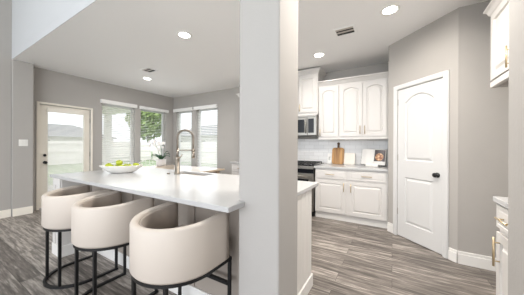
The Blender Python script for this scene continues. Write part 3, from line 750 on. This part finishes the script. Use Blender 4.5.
isl = thing('kitchen_island', 'long kitchen island base behind the three bar stools', 'island', (0, 0, 0))
IB0, IB1 = 1.237, 1.915
IZ = ITOP-IT-0.0015
bm = NB()
prism(bm, [(-3.20, IB0), (PCOL[0]-0.003, IB0), (PCOL[0]-0.003, PCOL[3]+0.003), (-0.625, PCOL[3]+0.003), (-0.625, IB1), (-3.20, IB1)], 0.001, 0.66)
obj('body', bm, M['islandf'], isl)
bm = NB()   # upper carcass leaves room for the sink bowl
prism(bm, [(-3.20, IB0), (PCOL[0]-0.003, IB0), (PCOL[0]-0.003, PCOL[3]+0.003), (-0.625, PCOL[3]+0.003), (-0.625, IB1), (-1.75, IB1), (-1.75, 1.75), (-2.5, 1.75), (-2.5, IB1), (-3.20, IB1)], 0.661, IZ)
obj('upper_body', bm, M['islandf'], isl)
bm = NB()
for x in (-3.19, -2.30, -1.43, -0.92): box(bm, x, x+0.085, IB0-0.012, IB0-0.0005, 0.125, IZ-0.001, 0.002, 1)
box(bm, -3.10, -0.835, IB0-0.0115, IB0-0.0008, IZ-0.09, IZ-0.0012, 0.002, 1)
obj('front_battens', bm, M['islandf'], isl)
bm = NB(); box(bm, -3.19, PCOL[0]-0.004, IB0-0.016, IB0-0.0005, 0.001, 0.125, 0.004, 2); obj('front_baseboard', bm, M['trim'], isl)
bm = NB()
for k in range(6):
    y = PCOL[3]+0.01 + k*0.0855; box(bm, -0.6245, -0.616, y, y+0.083, 0.112, IZ-0.001, 0.0025, 1)
obj('end_panel', bm, M['island'], isl)
bm = NB(); box(bm, -0.6245, -0.605, PCOL[3]+0.008, IB1+0.012, 0.001, 0.11, 0.004, 2); obj('end_baseboard', bm, M['trim'], isl)
bm = NB(); box(bm, -3.36, -3.15, 0.966, 1.60, 0.001, IZ, 0.003, 1); obj('end_post', bm, M['cab'], isl)
bm = NB()
for a, b in ((-3.355, -3.30), (-3.21, -3.155)): box(bm, a, b, 0.954, 0.9655, 0.125, IZ-0.001, 0.002, 1)
box(bm, -3.30, -3.21, 0.9545, 0.9658, IZ-0.08, IZ-0.0015, 0.002, 1); obj('post_trim', bm, M['cab'], isl)
bm = NB(); box(bm, -3.368, -3.135, 0.95, 1.215, 0.001, 0.124, 0.003, 1); obj('post_baseboard', bm, M['trim'], isl)

# sink
t = thing('kitchen_sink', 'stainless undermount sink set in the island counter', 'sink', (0, 0, 0))
bm = NB(); x0, x1, y0, y1 = SX0-0.004, SX1+0.004, SY0-0.004, SY1+0.004; zt, zb = ITOP-IT-0.002, 0.70
vs = lambda o, z: [bm.verts.new(p) for p in ((x0+o, y0+o, z), (x1-o, y0+o, z), (x1-o, y1-o, z), (x0+o, y1-o, z))]
A, B, Cc, Dd = vs(-0.018, zt), vs(0, zt), vs(0.012, zb+0.02), vs(0.03, zb)
for P, Q in ((A, B), (B, Cc), (Cc, Dd)):
    for i in range(4): bm.faces.new((P[i], P[(i+1) % 4], Q[(i+1) % 4], Q[i]))
bm.faces.new(Dd)
o = obj('basin', bm, mat('warm brushed steel', (0.64, 0.56, 0.47), 0.45, 0.7), t); sd = o.modifiers.new('solid', 'SOLIDIFY'); sd.thickness = 0.0015; sd.offset = 1
bm = NB(); cyl(bm, ((x0+x1)/2, (y0+y1)/2, zb+0.001), ((x0+x1)/2, (y0+y1)/2, zb+0.006), 0.045, seg=20); obj('drain', bm, M['nickel'], t)
# faucet
FX, FY = -2.205, 1.745
t = thing('kitchen_faucet', 'tall brushed nickel spring faucet behind the sink', 'faucet', (FX, FY, ITOP), math.radians(62))
bm = NB(); lathe(bm, [(0, 0.0005), (0.034, 0.0005), (0.034, 0.012), (0.028, 0.016), (0.028, 0.20), (0.024, 0.208), (0.0, 0.209)], seg=20); obj('body', bm, M['nickel'], t)
bm = NB(); cyl(bm, (0, 0, 0.20), (0, 0, 0.30), 0.015, seg=12); obj('riser', bm, M['nickel'], t)
arc = [(0, 0, 0.30), (0, 0, 0.38)] + [(0.092-0.092*math.cos(a), 0, 0.435+0.092*math.sin(a)) for a in [PI*k/16 for k in range(17)]] + [(0.184, 0, 0.36), (0.184, 0, 0.31)]
bm = NB(); tube(bm, arc, 0.009, 10)
# coil of the spring
P = [Vector(p) for p in arc]; seglen = [0]
for a, b in zip(P, P[1:]): seglen.append(seglen[-1]+(b-a).length)
tot = seglen[-1]; turns = 46; coil = []
def at(s):
    for i in range(len(P)-1):
        if s <= seglen[i+1]+1e-9:
            f = (s-seglen[i])/(seglen[i+1]-seglen[i]); return P[i].lerp(P[i+1], f), (P[i+1]-P[i]).normalized()
    return P[-1], (P[-1]-P[-2]).normalized()
for k in range(turns*8+1):
    p, tn = at(tot*k/(turns*8)); n1 = Vector((0, 1, 0)); n2 = tn.cross(n1)
    a = 2*PI*k/8; coil.append(p + (n1*math.cos(a)+n2*math.sin(a))*0.0125)
bm2 = NB(); tube(bm2, coil, 0.0034, 5)
obj('hose', bm, M['nickel'], t); obj('spring', bm2, M['nickel'], t)
bm = NB(); cyl(bm, (0.184, 0, 0.31), (0.184, 0, 0.27), 0.014, 0.019, 14); cyl(bm, (0.184, 0, 0.27), (0.184, 0, 0.185), 0.019, 0.022, 14); obj('spray_head', bm, M['nickel'], t)
bm = NB(); cyl(bm, (0, 0, 0.285), (0.184, 0, 0.285), 0.0065, seg=8); lathe(bm, [(0.024, 0.275), (0.028, 0.275), (0.028, 0.293), (0.024, 0.293), (0.024, 0.275)], (0.184, 0, 0), 16); obj('docking_arm', bm, M['nickel'], t)
bm = NB(); cyl(bm, (0, -0.0, 0.165), (0.0, -0.055, 0.165), 0.017, seg=14); cyl(bm, (0, -0.05, 0.165), (0.045, -0.062, 0.235), 0.006, 0.005, 8); obj('lever', bm, M['nickel'], t)
bm = NB(); lathe(bm, [(0, 0.0005), (0.018, 0.0005), (0.018, 0.01), (0.012, 0.014), (0, 0.014)], seg=16); o = obj('air_switch', bm, M['nickel']); o.location = (-2.31, 1.70, ITOP); tag(o, 'small round nickel button on the counter left of faucet', 'button')

# fruit bowl
BX, BY = -2.90, 1.475
bm = NB()
lathe(bm, [(0, 0.0008), (0.125, 0.0008), (0.15, 0.008), (0.215, 0.045), (0.262, 0.085), (0.272, 0.092), (0.266, 0.094), (0.255, 0.089), (0.205, 0.052), (0.145, 0.02), (0.0, 0.014)], seg=48, sx=0.90, sy=0.62)
b = obj('fruit_bowl', bm, M['ceramic']); b.location = (BX, BY, ITOP); b.rotation_euler.z = math.radians(44); tag(b, 'wide shallow white bowl holding green apples on the island', 'bowl')
def apple_mesh():
    bm = NB(); r = 0.038
    lathe(bm, [(0, -r*.72), (r*.3, -r*.80), (r*.62, -r*.68), (r*.92, -r*.2), (r, r*.18), (r*.88, r*.58), (r*.55, r*.82), (r*.25, r*.80), (r*.08, r*.62), (0, r*.58)], seg=18)
    return bm
a0 = None
ca, sa = math.cos(math.radians(44)), math.sin(math.radians(44))
spots = [(-0.15, 0.01, 0.079, 'green apple furthest left in the bowl'), (-0.095, -0.05, 0.066, 'green apple low at the bowl front, left of the raised apple'), (-0.065, 0.058, 0.062, 'green apple low behind the raised apple'),
         (-0.03, -0.002, 0.118, 'raised green apple on top of the pile in the bowl'), (0.005, -0.05, 0.062, 'green apple at the bowl front, right of the raised apple'), (0.03, 0.045, 0.064, 'green apple at the bowl back right of the raised apple'),
         (0.085, -0.025, 0.066, 'green apple second from the right end of the bowl'), (0.155, 0.005, 0.082, 'green apple furthest right in the bowl')]
for i, (dx, dy, dz, lb) in enumerate(spots):
    loc = (BX+dx*ca-dy*sa, BY+dx*sa+dy*ca, ITOP+dz+0.004)
    if a0 is None:
        a0 = obj('green_apple', apple_mesh(), M['apple']); tag(a0, lb, 'apple', 'green apples in the bowl')
        bm = NB(); tube(bm, [(0, 0, 0.022), (0.002, 0, 0.034), (0.006, 0, 0.044)], 0.0018, 6); obj('stem', bm, M['stemwood'], a0); o = a0
        o.location = loc; o.rotation_euler = (0.3, 0.2, 0)
    else: o = dup(a0, loc, random.uniform(0, 6), lb); o.rotation_euler = (random.uniform(-.6, .6), random.uniform(-.6, .6), random.uniform(0, 6))

# ------------------------------------------------------------------ bar stools
def arc_path(r, yf, n=28, rx=None):
    rx = rx or r
    p = [(rx, yf)] + [(rx, yf*k/4) for k in (3, 2, 1)] + [(rx*math.cos(-PI*k/n), r*math.sin(-PI*k/n)) for k in range(n+1)] + [(-rx, yf*k/4) for k in (1, 2, 3)] + [(-rx, yf)]
    return p
def zr_at(y): return 0.798 + 0.032*min(1, max(0, (y+0.27)/0.44))
def shell(bm, r_out, r_in, yf, z0, z1, rt=0.018):
    """barrel back: closed profile swept round the U path"""
    prof = [(0, z0+0.012), (0.012, z0), (1-0.0, z0), (1, z1)]
    po, pi_ = arc_path(r_out, yf), arc_path(r_in, yf)
    rings = []
    for (xo, yo), (xi, yi) in zip(po, pi_):
        z1 = zr_at(yo)
        o, i = Vector((xo, yo, 0)), Vector((xi, yi, 0)); dv = i-o; ring = []
        ring.append(o + dv*0.25 + Vector((0, 0, z0))); ring.append(o + Vector((0, 0, z0+0.016)))
        for k in range(7):
            a = PI*k/6; c = (1-math.cos(a))/2; ring.append(o + dv*c + Vector((0, 0, z1-rt+rt*math.sin(a))))
        ring.append(i + Vector((0, 0, z0)))
        rings.append([bm.verts.new(v) for v in ring])
    k = len(rings[0])
    for A, B in zip(rings, rings[1:]):
        for j in range(k):
            f = bm.faces.new((A[j], A[(j+1) % k], B[(j+1) % k], B[j])); f.smooth = True
    bm.faces.new(rings[0][::-1]); bm.faces.new(rings[-1])
    return bm
def make_stool():
    t = thing('bar_stool', '', 'bar stool', (0, 0, 0), 0, 'cream barrel-back bar stools at the island')
    zb, zr, yf = 0.513, 0.82, 0.165
    obj('backrest', shell(NB(), 0.274, 0.228, yf, zb, zr), M['leather'], t, 'cream leather barrel back')
    bm = NB(); po = arc_path(0.2278, yf-0.004); pi_ = arc_path(0.212, yf-0.004); rings = []
    for (xo, yo), (xi, yi) in zip(po, pi_):
        zr = zr_at(yo)
        rings.append([bm.verts.new(v) for v in ((xo, yo, zb+0.02), (xo, yo, zr-0.022), ((xo+xi)/2, (yo+yi)/2, zr-0.016), (xi, yi, zr-0.026), (xi, yi, zb+0.02))])
    for A, B in zip(rings, rings[1:]):
        for j in range(5):
            f = bm.faces.new((A[j], A[(j+1) % 5], B[(j+1) % 5], B[j])); f.smooth = True
    bm.faces.new(rings[0][::-1]); bm.faces.new(rings[-1]); obj('inner_lining', bm, M['velvet'], t, 'taupe velvet inside of the back')
    # seat cushion
    pts = arc_path(0.209, 0.21)
    bm = NB(); prism(bm, pts, zb+0.004, 0.645)
    bmesh.ops.bevel(bm, geom=[e_ for e_ in bm.edges if abs(e_.verts[0].co.z-e_.verts[1].co.z) < 1e-5 and e_.verts[0].co.z > 0.6], offset=0.022, segments=3, profile=0.5, affect='EDGES')
    obj('seat', bm, M['velvet'], t, 'taupe velvet seat cushion')
    # seat ring + plate
    bm = NB(); tube(bm, [(x, y, zb-0.010) for x, y in arc_path(0.252, 0.205)], 0.01, flat=(0.024, 0.018)); box(bm, -0.24, 0.24, 0.192, 0.216, zb-0.019, zb-0.001)
    obj('seat_frame', bm, M['black'], t)
    bm = NB(); prism(bm, arc_path(0.239, 0.19), zb-0.008, zb-0.001); obj('seat_plate', bm, M['black'], t)
    for x, y in ((0.252*math.sin(math.radians(36)), -0.252*math.cos(math.radians(36))), (-0.252*math.sin(math.radians(36)), -0.252*math.cos(math.radians(36))), (0.245, 0.205), (-0.245, 0.205)):
        bm = NB(); box(bm, x-0.0105, x+0.0105, y-0.0105, y+0.0105, 0.019, zb-0.0185, 0.002, 1); obj('leg', bm, M['black'], t)
    bm = NB(); tube(bm, [(x, y, 0.0105) for x, y in arc_path(0.252, 0.215)], 0.01, flat=(0.024, 0.018)); obj('base_frame', bm, M['black'], t)
    bm = NB(); box(bm, -0.233, 0.233, 0.195, 0.217, 0.315, 0.339, 0.002, 1); obj('footrest', bm, M['black'], t)
    # stitched channel seams at the back
    for a in (-62, -55, -48):
        bm = NB(); x, y = 0.2745*math.sin(math.radians(a)), -0.2745*math.cos(math.radians(a)); cyl(bm, (x, y, zb+0.03), (x, y, zr_at(y)-0.02), 0.0022, seg=6); obj('seam', bm, M['leather'], t)
    return t
st = make_stool(); st['label'] = 'cream bar stool nearest the column, at the right end of the island'; st.location = (-1.172, 0.945, 0)
dup(st, (-1.96, 0.945, 0), 0, 'middle cream bar stool, between two other stools at the island')
dup(st, (-2.625, 0.955, 0), 0, 'cream bar stool furthest from the column, before the back door')

# ------------------------------------------------------------------ breakfast nook
TX0, TX1, TY0, TY1 = -5.15, -3.16, 2.95, 3.74
t = thing('dining_table', 'pale wooden dining table below the nook windows', 'table', ((TX0+TX1)/2, (TY0+TY1)/2, 0))
hx, hy = (TX1-TX0)/2, (TY1-TY0)/2
bm = NB(); box(bm, -hx, hx, -hy, hy, 0.715, 0.75, 0.006, 2); obj('tabletop', bm, M['tablewood'], t)
bm = NB(); wall_with_holes(bm, -hx+0.08, hx-0.08, 0.64, 0.714, -hy+0.08, -hy+0.10, []); wall_with_holes(bm, -hx+0.08, hx-0.08, 0.64, 0.714, hy-0.10, hy-0.08, [])
obj('apron', bm, M['tablewood'], t)
for sx in (-1, 1):
    for sy in (-1, 1):
        bm = NB(); box(bm, sx*(hx-0.10)-0.03, sx*(hx-0.10)+0.03, sy*(hy-0.13)-0.03, sy*(hy-0.13)+0.03, 0.001, 0.714, 0.004, 1); obj('leg', bm, M['tablewood'], t)
# white bow-back chair at the table's left end
t = thing('dining_chair', 'white bow-back chair at the far end of the nook table', 'chair', (-5.34, 3.5, 0), PI/2)
bm = NB(); pts = [(0.24*math.cos(a), 0.22*math.sin(a)) for a in [2*PI*k/28 for k in range(28)]]; prism(bm, pts, 0.43, 0.46); obj('seat', bm, M['plate'], t)
bm = NB(); bow = [(-0.33, 0.02, 0.47), (-0.345, 0.10, 0.60)] + [(-0.34*math.cos(a), 0.16+0.05*math.sin(a), 0.70+0.185*math.sin(a)) for a in [PI*k/16 for k in range(17)]] + [(0.345, 0.10, 0.60), (0.33, 0.02, 0.47)]
tube(bm, bow, 0.011, 8); tube(bm, [(-0.33, 0.02, 0.47), (-0.2, -0.05, 0.447)], 0.011, 8); tube(bm, [(0.33, 0.02, 0.47), (0.2, -0.05, 0.447)], 0.011, 8); obj('back_bow', bm, M['plate'], t)
for k in range(5):
    x = -0.16+0.08*k; bm = NB(); tube(bm, [(x, 0.17, 0.455), (x*1.3, 0.20, 0.70+0.185*math.sqrt(max(0, 1-(x*1.3/0.34)**2)))], 0.006, 6); obj('spindle', bm, M['plate'], t)
for sx in (-1, 1):
    for sy in (-1, 1):
        bm = NB(); cyl(bm, (sx*0.15, sy*0.14, 0.43), (sx*0.2, sy*0.2, 0.001), 0.014, 0.010, 10); obj('leg', bm, M['plate'], t)

# orchid
OX, OY, OZ = -4.93, 3.42, 0.751
t = thing('potted_orchid', 'white orchid in a pale pot on the nook table', 'plant', (OX, OY, OZ))
bm = NB(); lathe(bm, [(0, 0.0005), (0.095, 0.0005), (0.105, 0.01), (0.115, 0.16), (0.108, 0.165), (0.10, 0.15), (0.0, 0.145)], seg=28); obj('pot', bm, M['pot'], t)
for k, (a, ln, up) in enumerate([(0.2, .26, .10), (1.3, .2, .15), (2.4, .24, .08), (3.5, .26, .13), (4.5, .22, .10), (5.5, .27, .12), (0.9, .18, .2)]):
    bm = NB(); rows = []
    for i in range(9):
        s = i/8; w = 0.045*math.sin(PI*min(1, s*0.93+0.07))**0.7; rr = 0.02+ln*s; z = 0.15+up*math.sin(s*PI*0.75)
        c = Vector((math.cos(a)*rr, math.sin(a)*rr, z)); sd_ = Vector((-math.sin(a), math.cos(a), 0))
        rows.append([bm.verts.new(c-sd_*w+Vector((0, 0, w*.35))), bm.verts.new(c), bm.verts.new(c+sd_*w+Vector((0, 0, w*.35)))])
    for A, B in zip(rows, rows[1:]):
        for j in (0, 1): f = bm.faces.new((A[j], A[j+1], B[j+1], B[j])); f.smooth = True
    o = obj('leaf', bm, M['leaf'], t); sd = o.modifiers.new('solid', 'SOLIDIFY'); sd.thickness = 0.003
def flower(c, dirv, s):
    bm = NB(); q = Vector(dirv).to_track_quat('Z', 'Y'); c = Vector(c)
    for k in range(5):
        a = 2*PI*k/5+PI/2; wd = s*(0.52 if k in (1, 4) else 0.34); ctr = bm.verts.new(c); ring = []
        for u, v in ((0.35, -1), (0.75, -1), (1.0, -0.3), (1.05, 0), (1.0, 0.3), (0.75, 1), (0.35, 1)):
            p = Vector((math.cos(a)*u*s - math.sin(a)*v*wd*.75, math.sin(a)*u*s + math.cos(a)*v*wd*.75, 0.12*s*u)); ring.append(bm.verts.new(c+q @ p))
        for A, B in zip(ring, ring[1:]): bm.faces.new((ctr, A, B))
    o = obj('flower', bm, M['petal'], t); sd = o.modifiers.new('solid', 'SOLIDIFY'); sd.thickness = 0.002
    bm = NB(); r = bmesh.ops.create_icosphere(bm, subdivisions=1, radius=s*.2, matrix=Matrix.Translation(c+q @ Vector((0, 0, .1*s)))); obj('flower_centre', bm, M['petalc'], o)
for k, pts in enumerate([[(0.01, 0, .15), (0.03, -.02, .4), (0.02, -.06, .58), (-.10, -.12, .62), (-.2, -.16, .52)],
                         [(-0.01, 0.01, .15), (-.02, .02, .35), (0.03, .0, .50), (.12, -.03, .56), (.2, -.05, .47)],
                         [(0, -0.01, .15), (-.04, -.05, .38), (-.07, -.1, .52), (-.02, -.15, .62), (.08, -.18, .60)]]):
    bm = NB(); tube(bm, pts, 0.005, 6); obj('stem', bm, M['stemgreen'], t)
    for p, p2 in zip(pts[1:], pts[2:]):
        for f_ in (0.35, 0.95):
            c = Vector(p).lerp(Vector(p2), f_) + Vector((random.uniform(-.05, .05), random.uniform(-.07, .0), random.uniform(-.05, .03)))
            flower(c, (0.6+random.uniform(-.5, .5), -0.8, 0.15+random.uniform(-.3, .3)), random.uniform(0.034, 0.044))

# ------------------------------------------------------------------ ceiling fixtures
def downlight(x, y, label, power):
    t = thing('ceiling_light', label, 'ceiling light', (x, y, CEIL), 0, 'round recessed ceiling lights')
    bm = NB(); lathe(bm, [(0.070, -0.001), (0.098, -0.001), (0.098, -0.005), (0.092, -0.009), (0.078, -0.008), (0.070, -0.004), (0.070, -0.001)], seg=36); obj('trim_ring', bm, M['plate'], t)
    bm = NB(); lathe(bm, [(0, -0.0035), (0.069, -0.0035), (0.069, -0.0012), (0, -0.0012)], seg=36); obj('lens', bm, M['lamp'], t)
    d = bpy.data.lights.new('downlight_lamp', 'AREA'); d.shape = 'DISK'; d.size = 0.13; d.energy = power*0.31; d.color = (1.0, 0.945, 0.875); d.spread = math.radians(165)
    o = bpy.data.objects.new('downlight_lamp', d); C.objects.link(o); o.parent = t; o.location = (0, 0, -0.012)
    return t
downlight(-2.411, 2.014, 'round recessed light over the middle of the island', 10)
downlight(-0.029, 2.774, 'round recessed light nearest the pantry door', 18)
downlight(-1.036, 3.557, 'round recessed light near the cabinet over the microwave', 10)
downlight(-4.683, 2.897, 'round recessed light beside the ceiling vent in the nook', 12)
downlight(-1.20, 2.014, 'round recessed light over the island hidden behind the column', 56)
downlight(0.12, 1.80, 'round recessed light overhead between column and right wall', 75)
downlight(-2.411, 3.557, 'round recessed light hidden above the back cabinets', 26)
def vent(x, y, rz, label):
    t = thing('ceiling_vent', label, 'vent', (x, y, CEIL), rz, 'louvred ceiling vents')
    bm = NB(); wx, wy, f = 0.105, 0.085, 0.03
    for a in ((-wx-f, wx+f, -wy-f, -wy), (-wx-f, wx+f, wy, wy+f), (-wx-f, -wx, -wy, wy), (wx, wx+f, -wy, wy)): box(bm, *a, -0.009, -0.001, 0.002, 1)
    obj('frame', bm, M['ceil'], t)
    bm = NB(); box(bm, -wx, wx, -wy, wy, -0.002, -0.0008); obj('duct_opening', bm, M['dark'], t)
    bm = NB()
    for y_ in (-0.066, 0.004):
        a = [bm.verts.new(p) for p in ((-wx, y_-0.011, -0.004), (wx, y_-0.011, -0.004), (wx, y_+0.011, -0.012), (-wx, y_+0.011, -0.012))]; bm.faces.new(a)
    o = obj('louvres', bm, mat('vent louvre metal', (0.5, 0.46, 0.42), 0.5), t); sd = o.modifiers.new('solid', 'SOLIDIFY'); sd.thickness = 0.001
    return t
vent(-0.533, 2.986, 0, 'small louvred ceiling vent over the kitchen floor')
vent(-4.125, 2.592, 0, 'small louvred ceiling vent over the nook')
# light switch
t = thing('light_switch', 'white double light switch plate left of the back door', 'light switch', (XL+0.195, 1.212, 1.285), PI/2)
bm = NB(); box(bm, -0.058, 0.058, -0.007, -0.0005, -0.058, 0.058, 0.003, 2); obj('plate', bm, M['plate'], t)
for x in (-0.024, 0.024):
    bm = NB(); box(bm, x-0.016, x+0.016, -0.011, -0.0072, -0.033, 0.033, 0.002, 1); obj('rocker', bm, M['plate'], t)
